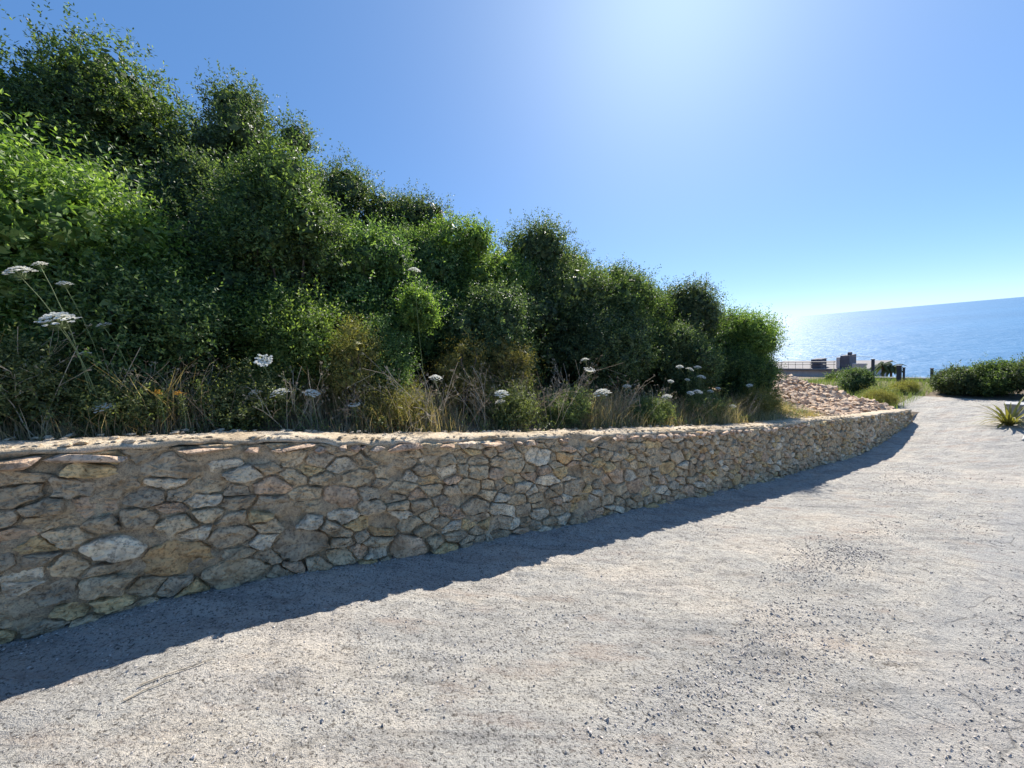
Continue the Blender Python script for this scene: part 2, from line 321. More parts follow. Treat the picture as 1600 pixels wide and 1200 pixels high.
# stones: Voronoi cells in (s, t)
def clip(poly, p, nrm):
    out = []
    for k in range(len(poly)):
        a, b = poly[k-1], poly[k]; da = (a-p) @ nrm; db = (b-p) @ nrm
        if (da <= 0) != (db <= 0): out.append(a+(b-a)*(da/(da-db)))
        if db <= 0: out.append(b)
    return out
ASP = 1.75                                # stones lie flat: distances up the wall count more
cand = rng.random((9000, 2))*[SE+7, 1.0]+[-7, 0.]; P2 = np.zeros((0, 2)); PR = np.zeros(0)
for q in cand:
    k_ = np.interp(q[0], [-7, 0, 3, 7, 17], [.95, .86, .74, .72, .9]); r_ = k_*random.choice([.06, .075, .09, .11, .14, .20]); p = np.array([q[0], q[1]*ASP])
    if len(P2) == 0 or np.all(((P2-p)**2).sum(1) > (.86*(PR+r_))**2): P2 = np.vstack([P2, p]); PR = np.append(PR, r_)
TINTS = [((.56, .43, .27), 5), ((.50, .385, .25), 5), ((.62, .45, .23), 2.2), ((.68, .57, .41), 2.4), ((.60, .42, .27), 1.6), ((.47, .37, .25), 1.5), ((.60, .39, .19), .5)]
TW = np.array([t[1] for t in TINTS]); TW = TW/TW.sum()
def stone_mesh(poly, s0, seed):
    """one irregular, rough stone set into the wall face; poly in (s, t)"""
    rg = np.random.default_rng(seed); poly = np.array(poly); c0 = poly.mean(0)
    K = 28 if s0 < 3.2 else 16; seg = np.roll(poly, -1, 0)-poly; L = np.linalg.norm(seg*[1, .9], axis=1); cum = np.concatenate([[0], np.cumsum(L)])
    q = (np.arange(K)+rg.uniform(-.25, .25, K)) % K/K*cum[-1]; q.sort(); idx = np.clip(np.searchsorted(cum, q, side='right')-1, 0, len(poly)-1)
    ring = poly[idx]+seg[idx]*((q-cum[idx])/np.maximum(L[idx], 1e-6))[:, None]
    d = ring-c0; ln = np.linalg.norm(d, axis=1, keepdims=True); an = np.arctan2(d[:, 1], d[:, 0])
    wob = -.05+.15*vn(np.cos(an)*1.6+seed, np.sin(an)*1.6, 0, 5)+.08*vn(np.cos(an)*5+seed, np.sin(an)*5, 0, 6)+rg.normal(0, .03, K)
    ring = c0+d*(1+wob[:, None])*(1-.004/np.maximum(ln, .03))
    pr = rg.choice([.016, .026, .038, .052], p=[.25, .35, .28, .12]); tilt = rg.normal(0, .16, 2)
    rings = ((1.0, -.05), (1.0, pr*.25), (.93, pr*.8), (.72, pr*1.0), (.40, pr*1.05)) if K == 28 else ((1.0, -.05), (.99, pr*.35), (.85, pr*.95), (.48, pr*1.05))
    vs = []
    for sc, dp in rings:
        rr = c0+(ring-c0)*(sc+rg.normal(0, .018, (K, 1)))
        dd = np.full(K, dp)
        if dp > 0: dd = dd+rg.normal(0, .003, K)+((rr-c0) @ tilt)*.5+.030*fbm(rr[:, 0]*6+seed, rr[:, 1]*11, 0, 3, 9)+.012*np.round(2.2*vn(rr[:, 0]*3+seed, rr[:, 1]*16, 0, 8))/2
        vs.append((rr, dd))
    vs.append((c0[None]+rg.normal(0, .01, (1, 2)), np.array([pr*1.05+rg.normal(0, .006)])))
    pts = []
    for rr, dd in vs:
        ss = rr[:, 0]; tt = rr[:, 1]; pts.append(W(ss, NW-dd+.05*tt, road_z(ss)-.06+tt*(wall_h(ss)+.04)))
    v = np.concatenate(pts); m_ = len(rings)
    j = np.arange(K); j2 = (j+1) % K; fq = np.concatenate([np.stack([r*K+j, r*K+j2, (r+1)*K+j2, (r+1)*K+j], 1) for r in range(m_-1)])
    ft = np.stack([(m_-1)*K+j, (m_-1)*K+j2, np.full(K, m_*K)], 1)
    return v, fq, ft
polys = []
for k, p in enumerate(P2):
    o = np.argsort(((P2-p)**2).sum(1))[1:28]; ex = .34
    poly = [np.array(x) for x in ((p[0]-ex, max(0, p[1]-ex)), (p[0]+ex, max(0, p[1]-ex)), (p[0]+ex, min(ASP, p[1]+ex)), (p[0]-ex, min(ASP, p[1]+ex)))]
    for m_ in o:
        dv = P2[m_]-p; d2_ = dv @ dv; poly = clip(poly, p+dv*(.5+(PR[k]**2-PR[m_]**2)/(2*d2_)), dv)
        if len(poly) < 3: break
    if len(poly) >= 3:
        pp = np.array(poly); pp[:, 1] /= ASP; pp[:, 0] = np.minimum(pp[:, 0], SE-.03)
        ar = np.ptp(pp[:, 0])*np.ptp(pp[:, 1])
        if ar > .004 and np.ptp(pp[:, 0]) > .05: polys.append((p[0], pp, k))
# a few cells stay plain mortar, as in the smeared stretches of the photograph
polys = [q for q in polys if random.random() > .05]
polys.sort(key=lambda q: (q[0] < -1.6, q[0]))
stuff_v, stuff_q, stuff_t, stuff_c = [], [], [], []; cnt = 0; off = 0
for s0, pp, k in polys:
    v, fq, ft = stone_mesh(pp, s0, 1000+k); tint = np.array(TINTS[rng.choice(len(TINTS), p=TW)][0])*rng.uniform(.85, 1.15)
    if cnt < 292:
        cen = v.mean(0); link('stone', mesh('stone', v-cen, [fq, ft], M_STONE, False, tint), wall, tuple(cen-WO)); cnt += 1
    else:
        stuff_v.append(v-WO); stuff_q.append(fq+off); stuff_t.append(ft+off); stuff_c.append(np.tile(tint, (len(v), 1))); off += len(v)
tag(link('far_stones', mesh('far_stones', np.concatenate(stuff_v), [np.concatenate(stuff_q), np.concatenate(stuff_t)], M_STONE, False, np.concatenate(stuff_c)), wall), kind='stuff')
# coping: cast strip with uneven lip
cs = np.concatenate([np.arange(-7, -2, .08), np.arange(-2, 8, .03), np.arange(8, SE+.06, .06)])
prof = [(-.008, -.042), (-.020, -.026), (-.022, -.010), (-.008, .006), (.06, .012), (.15, .015), (.25, .012), (.34, .004), (.385, -.02), (.385, -.10)]
A, K_ = np.meshgrid(cs, np.arange(len(prof)), indexing='ij'); pn = np.array([p[0] for p in prof])[K_]; pz = np.array([p[1] for p in prof])[K_]
lip = (K_ < 4)*1.; jit = fbm(A*3, K_*.3, 0, 4, 31)
edgeb = .030*vn(A*4.2, 0*A, 0, 35)+.034*fbm(A*11, K_*.7, 0, 4, 32)
pnn = NW+.05+pn-lip*edgeb+(K_ >= 7)*.05*fbm(A*2.5, 0*A, 0, 3, 36)
pzz = top_z(A)+pz+.018*fbm(A*1.2, pn*3, 0, 3, 33)+.022*fbm(A*9, pn*9, 0, 4, 34)+(K_ == 0)*.02*vn(A*7, 0*A, 0, 38)
v = W(A, pnn, pzz)-WO; m_ = len(prof); nb = len(cs)
link('coping', mesh('coping', v, [grid_faces(nb, m_), np.array([[(nb-1)*m_+k for k in range(m_)]])], M_COPING, True), wall)
# thin edge stones bedded under the coping lip
hullshapes = []
def hull_rock(seed, npt=16, flat=(1, 1, 1), mt_=None):
    rg = np.random.default_rng(seed); bm = bmesh.new()
    for q in range(npt):
        d = norm(rg.normal(0, 1, 3)); d = d*rg.uniform(.75, 1.05)*np.array(flat); bm.verts.new(tuple(np.sign(d)*np.abs(d)**.8))
    r = bmesh.ops.convex_hull(bm, input=bm.verts); bmesh.ops.delete(bm, geom=[x for x in r['geom_interior'] if isinstance(x, bmesh.types.BMVert)], context='VERTS')
    me = bpy.data.meshes.new('rock'); bm.to_mesh(me); bm.free(); me.materials.append(mt_); return me
HR = [hull_rock(50+q, 16, (1, 1, 1), M_RUBBLE) for q in range(12)]
ROT = math.atan2(U[1], U[0])
s_ = -1.9
while s_ < 9:
    wdt = random.choice([.06, .09, .12, .16, .24, .32]); 
    if random.random() < .9:
        p = W(s_+wdt/2, NW+.012+random.uniform(-.012, .02), float(top_z(s_+wdt/2))-random.uniform(.048, .075))
        link('edge_stone', random.choice(HR), wall, tuple(p-WO), (random.uniform(-.15, .15), random.uniform(-.1, .25), ROT+random.uniform(-.15, .15)), (wdt*.55, random.uniform(.045, .068), random.uniform(.022, .042)))
    s_ += wdt*random.uniform(.85, 1.15)

ch = Acc()
for q in range(1100):
    s_ = -2+random.random()**1.3*14; n_ = NW+.04+random.choice([random.uniform(0, .05), random.uniform(0, .36), random.uniform(.3, .4)]); sz = random.choice([.004, .006, .008, .012, .018, .026])
    me = random.choice(HR); vv = np.array([x.co[:] for x in me.vertices])*[sz*1.2, sz, sz*.55]; th = random.random()*6.3; vv = np.stack([vv[:, 0]*math.cos(th)-vv[:, 1]*math.sin(th), vv[:, 0]*math.sin(th)+vv[:, 1]*math.cos(th), vv[:, 2]], 1)
    ch.add(vv+W(s_, n_, float(top_z(s_))+.014+sz*.1)-WO, np.array([x.vertices[:] for x in me.polygons]))
tag(link('coping_chips', ch.build('coping_chips', M_COPING), wall), kind='stuff')

# ------------------------------------------------------------------ rubble bank beyond the shrubs
def rub_z(s_, n_):
    base = ground_z(s_, n_); m_ = smooth(10.6, 12.2, s_)*(1-smooth(16.2, 17.6, s_))*smooth(3.42, 3.9, n_)
    t = -3.02+.33*(np.clip(n_, 3.5, 6.6)-3.5)-.05*(np.asarray(s_)-14)+.22*fbm(np.asarray(s_)*1.4, np.asarray(n_)*1.4, 0, 4, 41)
    return base*(1-m_)+np.maximum(base, t)*m_+.02*m_
RO = W(14, 4.5, float(ground_z(14, 4.5)))
rub = tag(link('rubble_bank', None, None, tuple(RO)), 'bank of loose pinkish tan rubble stones behind the far end of the wall', 'rubble')
a_ = np.arange(10.6, 18.8, .15); b_ = np.arange(3.45, 9, .15); A, B = np.meshgrid(a_, b_, indexing='ij')
link('earth_fill', mesh('earth_fill', W(A, B, rub_z(A, B)+.01)-RO, grid_faces(len(a_), len(b_))[:, ::-1], M_RUBSOIL, True), rub)
cand = []
for q in range(3900):
    s_, n_ = random.uniform(11, 17.6), random.uniform(3.5, 8); sz = random.choice([.035, .045, .055, .07, .08, .1, .14])
    cand.append((sz, s_, n_))
cand.sort(key=lambda q: -q[0]/math.hypot(q[1], q[2])); sa = Acc()
for k, (sz, s_, n_) in enumerate(cand):
    p = W(s_, n_, float(rub_z(s_, n_))+sz*random.uniform(.05, .35)); me = random.choice(HR)
    rot = (random.uniform(-.6, .6), random.uniform(-.6, .6), random.uniform(0, 6.3)); scl = (sz*random.uniform(.9, 1.4), sz*random.uniform(.7, 1), sz*random.uniform(.3, .65))
    if k < 290: link('stone', me, rub, tuple(p-RO), rot, scl)
    else:
        Mx = np.array((Matrix.LocRotScale(Vector(p-RO), __import__('mathutils').Euler(rot), Vector(scl))))
        vv = np.array([x.co[:] for x in me.vertices]) @ Mx[:3, :3].T+Mx[:3, 3]
        sa.add(vv, np.array([x.vertices[:] for x in me.polygons]))
M_CHIP = stone_mat('chip_stone', False)
tag(link('stone_chips', sa.build('stone_chips', M_RUBBLE), rub), kind='stuff')

# ------------------------------------------------------------------ foliage
def leaf_cloud(org, axis, K, slen, L, Wd, rg, droop=0.):
    """sprigs: each org grows K leaves along axis"""
    n_ = len(org); rp = norm(np.cross(axis, norm(rg.normal(0, 1, (n_, 3))))); rq = np.cross(axis, rp); V = []
    ll = slen*rg.uniform(.6, 1.3, n_)
    for k in range(K):
        th = k*2.4+rg.uniform(0, .6, n_); pr = rp*np.cos(th)[:, None]+rq*np.sin(th)[:, None]
        t = (k+.6)/K; p = org+axis*(ll*t)[:, None]+rg.normal(0, slen*.08, (n_, 3))
        d = norm(axis*(.35+.5*t)+pr*.9+rg.normal(0, .22, (n_, 3))-Z*droop)
        sd_ = norm(np.cross(d, axis+rg.normal(0, .25, (n_, 3)))); nr = np.cross(sd_, d)
        l = (L*rg.uniform(.7, 1.25, n_)*(1-.3*t))[:, None]; w_ = (Wd*rg.uniform(.75, 1.2, n_)*(1-.25*t))[:, None]
        V.append(np.stack([p, p+d*l*.45+sd_*w_*.5+nr*w_*.12, p+d*l-nr*l*.06, p+d*l*.45-sd_*w_*.5+nr*w_*.12], 1))
    V = np.concatenate(V).reshape(-1, 3); q = np.arange(len(V)//4)*4
    return V, np.stack([q, q+1, q+2, q+3], 1)
def bush(name, s_, n_, rs_, rn_, topz, leafm, nsprig, L, label, cat='shrub', group=None, seed=0, nl=36, lob=.27, K=8, slen=.16, base=None, trunk=True, ragged=.12, aspect=.42, inner=True):
    rg = np.random.default_rng(seed+300); gz = float(ground_z(s_, n_)) if base is None else base; O = W(s_, n_, gz)
    root = tag(link(name, None, None, tuple(O)), label, cat, group); h = topz-gz
    cz = h*.5; dims = np.array([rs_, rn_, h*.5])
    # lobes over the body
    d = norm(rg.normal(0, 1, (nl, 3))*[1, 1, .9]+[0, 0, .15]); rad = rg.uniform(.55, .95, (nl, 1))
    cen = d*rad*dims; lr = rg.uniform(.6, 1.4, (nl, 1))*lob*np.minimum(dims.min()*1.25, dims)[None]
    cen[0] = [0, 0, h*.5-lr[0, 2]]; cen = np.concatenate([cen, [[0, 0, -.1*h]]]); lr = np.concatenate([lr, [dims*.68]])
    cen[:, 2] = np.clip(cen[:, 2], -h*.5+lr[:, 2]*.5, h*.5-lr[:, 2]*.92)
    loc = np.concatenate([cen[:, :1]*U+cen[:, 1:2]*N+cen[:, 2:]*Z+[0, 0, cz]])
    ar = (lr[:, 0]*lr[:, 2]+lr[:, 1]*lr[:, 2]); pk = rg.choice(len(lr), nsprig, p=ar/ar.sum())
    dr = norm(rg.normal(0, 1, (nsprig, 3))); rr = 1-np.abs(rg.normal(0, .09, nsprig))+np.maximum(0, rg.normal(-.02, ragged*.35, nsprig))
    rr = rr+.22*fbm(dr[:, 0]*2.6+pk*7.3, dr[:, 1]*2.6, dr[:, 2]*2.6, 3, 91)
    loc3 = dr*lr[pk]*rr[:, None]; wd = loc3[:, :1]*U+loc3[:, 1:2]*N+loc3[:, 2:]*Z; org = loc[pk]+wd
    # drop sprigs buried deep in other lobes
    keep = np.ones(nsprig, bool)
    for a in range(len(lr)):
        df = org-loc[a]; e = np.stack([df @ U, df @ N, df[:, 2]], 1)/lr[a]; keep &= ((e**2).sum(1) > .42) | (rg.random(nsprig) < .08)
    ddn = norm(dr/lr[pk]); out = ddn[:, :1]*U+ddn[:, 1:2]*N+ddn[:, 2:]*Z
    keep &= (org[:, 2] > .02)
    org = org[keep]; out = out[keep]; ax = norm(out*.75+Z*.35+rg.normal(0, .42, out.shape))
    long_ = 1+(rg.random(len(org)) < ragged)*rg.uniform(.3, 1.6, len(org))
    V, F = leaf_cloud(org, ax, K, slen, L, L*aspect, rg)
    V = V.reshape(K, len(org), 4, 3); V += (ax*((long_-1)*slen)[:, None])[None, :, None]; V = V.reshape(-1, 3)
    # larger inner leaves close the crown
    ni = int(1500+500*dims.prod()**.66*10) if inner else 0
    if ni:
        pk = rg.choice(len(lr), ni, p=ar/ar.sum()); d2 = norm(rg.normal(0, 1, (ni, 3))); e3 = d2*lr[pk]*rg.uniform(.55, .86, (ni, 1)); p2 = loc[pk]+e3[:, :1]*U+e3[:, 1:2]*N+e3[:, 2:]*Z
        nn2 = norm(d2[:, :1]*U+d2[:, 1:2]*N+d2[:, 2:]*Z+rg.normal(0, .35, (ni, 3))); t1 = norm(np.cross(nn2, rg.normal(0, 1, (ni, 3)))); t2 = np.cross(nn2, t1); kk = p2[:, 2] > .05
        sz2 = rg.uniform(.05, .085, (ni, 1))*min(1, dims.min()/.6); V2 = np.stack([p2-t1*sz2, p2+t2*sz2*.6, p2+t1*sz2, p2-t2*sz2*.6], 1)[kk].reshape(-1, 3); q2 = np.arange(len(V2)//4)*4
        F = np.concatenate([F, np.stack([q2, q2+1, q2+2, q2+3], 1)+len(V)]); V = np.concatenate([V, V2])
    link('crown', mesh('crown', V, F, leafm), root)
    # inner twigs, wood
    ac = Acc()
    if trunk:
        for a in range(len(lr)):
            p0 = np.array([rg.normal(0, .06), rg.normal(0, .06), -.1]); p3 = loc[a]; mid = (p0+p3)/2+rg.normal(0, .1, 3)*h*.3+[0, 0, h*.05]
            t = np.linspace(0, 1, 6)[:, None]; pts = (1-t)**2*p0+2*t*(1-t)*mid+t*t*p3
            tube(ac, pts, np.linspace(.012*h+.01, .005, 6), 5)
            for q in range(2):
                e = p3+norm(rg.normal(0, 1, 3))*lr[a].mean()*.85; tube(ac, np.array([pts[4], (pts[4]+e)/2+rg.normal(0, .03, 3), e]), [.006, .004, .002], 3)
        link('trunk', ac.build('trunk', M_BARK, True), root)
    return root
SH = 'evergreen shrubs behind the wall'
# name, s, n, r_s, r_n, top, mat, sprigs, leaf, label
BUSH = [
 ('leafy_tree', -1.5, 4.95, .95, .8, 1.85, M_LEAFB, 9000, .062, 'bright green leafy shrub filling the left edge above the wall', dict(slen=.2, aspect=.45)),
 ('evergreen_tree', -1.45, 8.3, 1.75, 1.4, 4.4, M_LEAF, 19000, .062, 'tallest dark evergreen tree rising to the top left of the picture', dict(nl=60, lob=.24, ragged=.3)),
 ('evergreen_shrub', .42, 7.7, 1.1, .95, 4.25, M_LEAFD, 9000, .058, 'tall dark evergreen with a sprig sticking out right of the tallest tree', dict(ragged=.22)),
 ('evergreen_shrub', .42, 5.15, .72, .72, 2.25, M_LEAF, 8000, .052, 'dark rounded shrub in front of the tall evergreen left of centre', dict()),
 ('evergreen_shrub', 2.0, 7.7, 1.05, .9, 3.3, M_LEAFD, 7000, .056, 'dull green shrub on the skyline right of the steep sky step', dict(ragged=.2)),
 ('evergreen_shrub', 3.1, 8.1, 1.15, .9, 3.25, M_LEAFD, 7000, .058, 'dark shrub on the skyline behind the tall flower stalk', dict(ragged=.2)),
 ('evergreen_shrub', 1.45, 5.15, .85, .65, 1.5, M_LEAF, 7500, .05, 'sunlit green shrub below the skyline left of the tall flower stalk', dict()),
 ('evergreen_shrub', 3.2, 6.0, 1.0, .85, 2.0, M_LEAFB, 7500, .055, 'grey green shrub just left of the notch in the hedge skyline', dict()),
 ('evergreen_shrub', 4.85, 5.9, 1.3, 1.1, 2.1, M_LEAFD, 11000, .056, 'broad dark shrub with a domed top right of the notch in the hedge', dict(nl=44, ragged=.25)),
 ('evergreen_shrub', 6.35, 5.4, 1.2, .9, 1.35, M_LEAF, 8500, .056, 'shrub with a sunlit right side, right of the domed dark one', dict()),
 ('evergreen_shrub', 8.7, 5.7, 1.6, 1.0, .95, M_LEAFD, 8500, .06, 'dark shrub with upright twigs, second from the sea end of the hedge', dict(ragged=.2)),
 ('evergreen_shrub', 10.15, 5.05, 1.1, .85, .25, M_LEAFB, 8500, .06, 'last shrub of the hedge, beside the sea and the rubble bank', dict(ragged=.25)),
 ('evergreen_shrub', 4.0, 7.2, 1.2, .8, 2.15, M_LEAF, 6500, .058, 'shrub filling the notch in the hedge skyline from behind', dict(ragged=.2)),
 ('evergreen_shrub', 6.1, 6.7, 1.35, .85, 1.85, M_LEAFD, 6500, .058, 'dull skyline shrub just right of the domed dark shrub', dict(ragged=.25)),
 ('evergreen_shrub', 7.6, 6.3, 1.2, .8, 1.3, M_LEAFD, 6500, .058, 'skyline shrub with thin twigs right of the sunlit sided shrub', dict(ragged=.25)),
 ('evergreen_shrub', 9.9, 5.9, 1.3, .9, .72, M_LEAF, 6500, .06, 'shrub bridging the two last ones at the sea end of the hedge', dict(ragged=.25)),
 ('evergreen_shrub', -.35, 6.2, .85, .7, 2.6, M_LEAFD, 6500, .056, 'shaded shrub between the bright left one and the dark rounded one', dict(ragged=.2)),
 ('evergreen_shrub', 2.35, 6.1, .85, .7, 1.85, M_LEAF, 6500, .055, 'mid green shrub behind the tall flower stalk', dict(ragged=.2)),
 ('evergreen_shrub', 9.7, 4.5, .75, .5, -.75, M_LEAF, 4500, .055, 'low green shrub at the foot of the hedge near its sea end', dict()),
 ('evergreen_shrub', 7.4, 4.75, .8, .6, -.05, M_LEAFD, 5500, .055, 'low dark shrub under the hedge behind a cluster of small white flowers', dict()),
 ('evergreen_shrub', 5.2, 4.7, .8, .55, .35, M_LEAFD, 5000, .055, 'shaded low shrub under the domed dark shrub', dict()),
 ('evergreen_shrub', 2.9, 4.9, .8, .6, .75, M_LEAFD, 5500, .052, 'shaded low shrub under the notch in the hedge', dict()),
 ('lentisk_shrub', -.72, 4.25, .52, .42, .78, M_LEAF, 5000, .045, 'lentisk shrub with paired glossy leaves behind the big white flowers', dict()),
 ('lentisk_shrub', .38, 4.4, .55, .42, .62, M_LEAFB, 5200, .042, 'low mid green shrub above the cup shaped white flower', dict()),
 ('small_shrub', -1.3, 3.78, .36, .26, .22, M_LEAFG, 4200, .032, 'small leaved green weed bush just behind the coping at the left edge', dict(slen=.11, trunk=False)),
 ('small_shrub', -.78, 3.68, .22, .18, -.08, M_LEAFG, 1800, .028, 'sparse little weed bush behind the coping with dry stalks through it', dict(slen=.1, trunk=False)),
 ('small_shrub', .80, 3.95, .24, .22, .33, M_LEAFY, 2600, .022, 'yellow green upright bush of fine leaves above the middle left of the wall', dict(slen=.12, aspect=.3)),
 ('small_shrub', 1.12, 4.1, .3, .25, .32, M_LEAF, 2400, .032, 'green bush touching the right side of the yellow green bush', dict(slen=.11)),
 ('small_shrub', 2.05, 4.15, .34, .24, .05, M_LEAFY, 1900, .024, 'ochre flowering weed bush among dry stalks above mid wall', dict(slen=.13, aspect=.28)),
 ('small_shrub', 2.7, 4.2, .32, .25, .02, M_LEAFY, 1700, .026, 'yellowish weed bush right of the ochre one, against dark shade', dict(slen=.13, aspect=.28)),
 ('small_shrub', 3.3, 3.75, .3, .2, -.72, M_LEAFG, 1500, .03, 'low olive weed bush left of the largest flower above mid wall', dict(slen=.1, trunk=False)),
 ('small_shrub', 5.0, 3.75, .4, .22, -1.12, M_LEAFG, 1800, .032, 'low green weed patch behind the coping under small white flowers', dict(slen=.1, trunk=False)),
 ('small_shrub', -.15, 3.75, .3, .2, -.12, M_LEAFG, 1500, .03, 'loose green weed bush behind the coping under the cup shaped flower', dict(slen=.12, trunk=False, ragged=.4)),
 ('small_shrub', 1.05, 3.7, .3, .18, -.42, M_LEAFY, 1300, .026, 'low tan weed bush behind the coping right of the half closed flower', dict(slen=.13, trunk=False, ragged=.4, aspect=.28)),
 ('small_shrub', 2.45, 3.75, .3, .18, -.62, M_LEAFG, 1300, .028, 'low grey green weed bush behind the coping right of the round white flower', dict(slen=.12, trunk=False, ragged=.4)),
 ('small_shrub', 6.6, 3.8, .5, .22, -1.35, M_LEAFG, 1700, .034, 'low weed bush under the far cluster of small white flowers', dict(slen=.12, trunk=False, ragged=.4)),
 ('small_shrub', 8.9, 3.95, .7, .35, -1.52, M_LEAFY, 2200, .04, 'brownish dry bush at the foot of the last hedge shrub', dict(slen=.14, aspect=.25)),
]
for k, (nm, s_, n_, a, b, tz, mm, ns_, L, lab, kw) in enumerate(BUSH):
    bush(nm, s_, n_, a, b, tz, mm, ns_, L, lab, 'tree' if 'tree' in nm else 'shrub', SH if nm == 'evergreen_shrub' else None, seed=k, **kw)
# the wood further up the hill reads as one mass: fills what shows between the shrubs
hv, hf, ho = [], [], 0
for (s_, n_, r_, tz) in [(-4.3, 7.5, 2, 3.9), (-4.5, 10.5, 2.2, 4.6), (-1.5, 10.5, 2.2, 4.2), (1, 10.6, 1.5, 3.9), (1.2, 8.6, 1.1, 3.5), (4.4, 9.4, 1.6, 2.7), (6, 9, 1.4, 1.7), (8.2, 8.3, 1.3, .7), (10.5, 7.2, 1.2, -.1), (-3.4, 5.2, 1.1, 2.2)]:
    gz = float(ground_z(s_, n_)); h = tz-gz; ng = 7000; dr = norm(rng.normal(0, 1, (ng, 3))); rad = 1-.3*rng.random(ng)+.22*fbm(dr[:, 0]*3+s_, dr[:, 1]*3, dr[:, 2]*3, 3, 77)
    org = W(s_, n_, gz+h*.5)+(dr*rad[:, None])*[r_, r_, h*.55]; ax = norm(dr+.5*Z+rng.normal(0, .4, dr.shape)); V, F = leaf_cloud(org, ax, 6, .2, .075, .034, rng); hv.append(V); hf.append(F+ho); ho += len(V)
tag(link('hillside_thicket', mesh('hillside_thicket', np.concatenate(hv), np.concatenate(hf), M_LEAFD)), 'dense dark thicket further up the hill behind the shrubs', 'thicket', kind='stuff')

# ------------------------------------------------------------------ undergrowth
def blades(cnt, fs, hgt, wd, lean, name, m_, label, cat):
    P = fs(cnt); h = hgt*rng.uniform(.4, 1.3, cnt)*P[:, 3]; a = rng.uniform(0, 6.28, cnt); lv = np.stack([np.cos(a), np.sin(a), 0*a], 1)
    ln_ = (lean*rng.uniform(.2, 1.4, cnt)*h)[:, None]; base = W(P[:, 0], P[:, 1], P[:, 2]); sd_ = np.stack([-np.sin(a), np.cos(a), 0*a], 1)*wd*rng.uniform(.6, 1.4, (cnt, 1)); V = []
    pts = [base, base+Z*(h*.55)[:, None]+lv*ln_*.3, base+Z*(h*.95)[:, None]+lv*ln_]
    V = np.stack([pts[0]-sd_, pts[0]+sd_, pts[1]+sd_*.7, pts[1]-sd_*.7, pts[2]], 1).reshape(-1, 3); q = np.arange(cnt)*5
    return tag(link(name, mesh(name, V, [np.stack([q, q+1, q+2, q+3], 1), np.stack([q+3, q+2, q+4], 1)], m_)), label, cat, kind='stuff')
def strip(s0, s1, n0, n1, dens=None):
    def f(cnt):
        s_ = s0+(s1-s0)*rng.random(cnt)**1.2; n_ = rng.uniform(n0, n1, cnt); k = np.clip(.62+1.5*fbm(s_*2.1, n_*3, 0, 3, 61), .08, 1.5)
        return np.stack([s_, n_, ground_z(s_, n_)-.02, k], 1)
    return f
blades(20000, strip(-2.2, 11, 3.42, 4.4), .36, .0026, .7, 'dry_grass', M_GRASS, 'tangled dry straw grass along the back of the coping', 'grass')
blades(2200, strip(-2.2, 9, 3.42, 4.1), .16, .004, .6, 'green_weeds', M_GREENGRASS, 'green weed blades mixed into the dry grass behind the wall', 'weeds')
cnt = 5000; s_ = rng.uniform(-2.5, 11, cnt); n_ = rng.uniform(3.45, 5.2, cnt)
V, F = leaf_cloud(W(s_, n_, ground_z(s_, n_)+rng.uniform(0, .16, cnt)), norm(rng.normal(0, .5, (cnt, 3))+Z), 6, .09, .035, .016, rng)
tag(link('ground_cover', mesh('ground_cover', V, F, M_LEAFG)), 'low leafy ground cover under the shrubs', 'ground cover', kind='stuff')
def dry_plant(seed, h):
    """bare branching dead stalks with tufted ends"""
    rg = np.random.default_rng(seed); ac = Acc()
    def grow(p, d, l, r, lev):
        m_ = 5; pts = [p]
        for q in range(m_): d = norm(d+rg.normal(0, .13, 3)+Z*.02); pts.append(pts[-1]+d*l/m_)
        tube(ac, pts, np.linspace(r, r*.55, m_+1), 3)
        if lev < 2:
            for q in range(rg.integers(2, 5)):
                t = rg.uniform(.35, 1); b = pts[min(m_, int(t*m_))]; dd = norm(d*.8+norm(rg.normal(0, 1, 3))*.65+Z*.15); grow(b, dd, l*rg.uniform(.35, .6), r*.55, lev+1)
        else:
            for q in range(4): e = pts[-1]+norm(d+rg.normal(0, .6, 3))*.025; tube(ac, [pts[-1], e], [.0012, .0018], 3)
    for q in range(rg.integers(2, 5)):
        grow(np.array([rg.normal(0, .03), rg.normal(0, .03), -.05]), norm(np.array([rg.normal(0, .55), rg.normal(0, .55), 1])), h*rg.uniform(.6, .9), .0038, 0)
    return ac
DP = [dry_plant(900+q, 1.) for q in range(6)]
DPM = [d.build('stalks', M_DRY) for d in DP]+[d.build('stalks', M_DRYD) for d in DP]
ORD = 'first second third fourth fifth sixth seventh eighth ninth tenth eleventh twelfth thirteenth fourteenth fifteenth sixteenth seventeenth eighteenth nineteenth twentieth twenty-first twenty-second twenty-third twenty-fourth twenty-fifth twenty-sixth twenty-seventh twenty-eighth'.split()
DRY = [(-1.15, 3.6, .62), (-.98, 3.7, .5), (-.62, 3.6, .45), (-.48, 3.75, .5), (-.25, 3.55, .4), (.12, 3.6, .45), (.35, 3.7, .5), (.6, 3.6, .42), (.95, 3.65, .5), (1.3, 3.6, .62), (1.48, 3.75, .75), (1.7, 3.6, .55), (1.95, 3.75, .6),
       (2.4, 3.7, .6), (2.65, 3.85, .7), (2.95, 3.7, .6), (3.15, 3.9, .75), (3.5, 3.8, .7), (3.7, 4.0, .75), (4.1, 3.75, .6), (4.4, 3.85, .62), (4.75, 3.7, .55), (5.3, 3.8, .5), (5.8, 3.7, .5), (6.5, 3.65, .45), (7.7, 3.7, .5), (8.3, 3.8, .5), (9.3, 3.75, .5)]
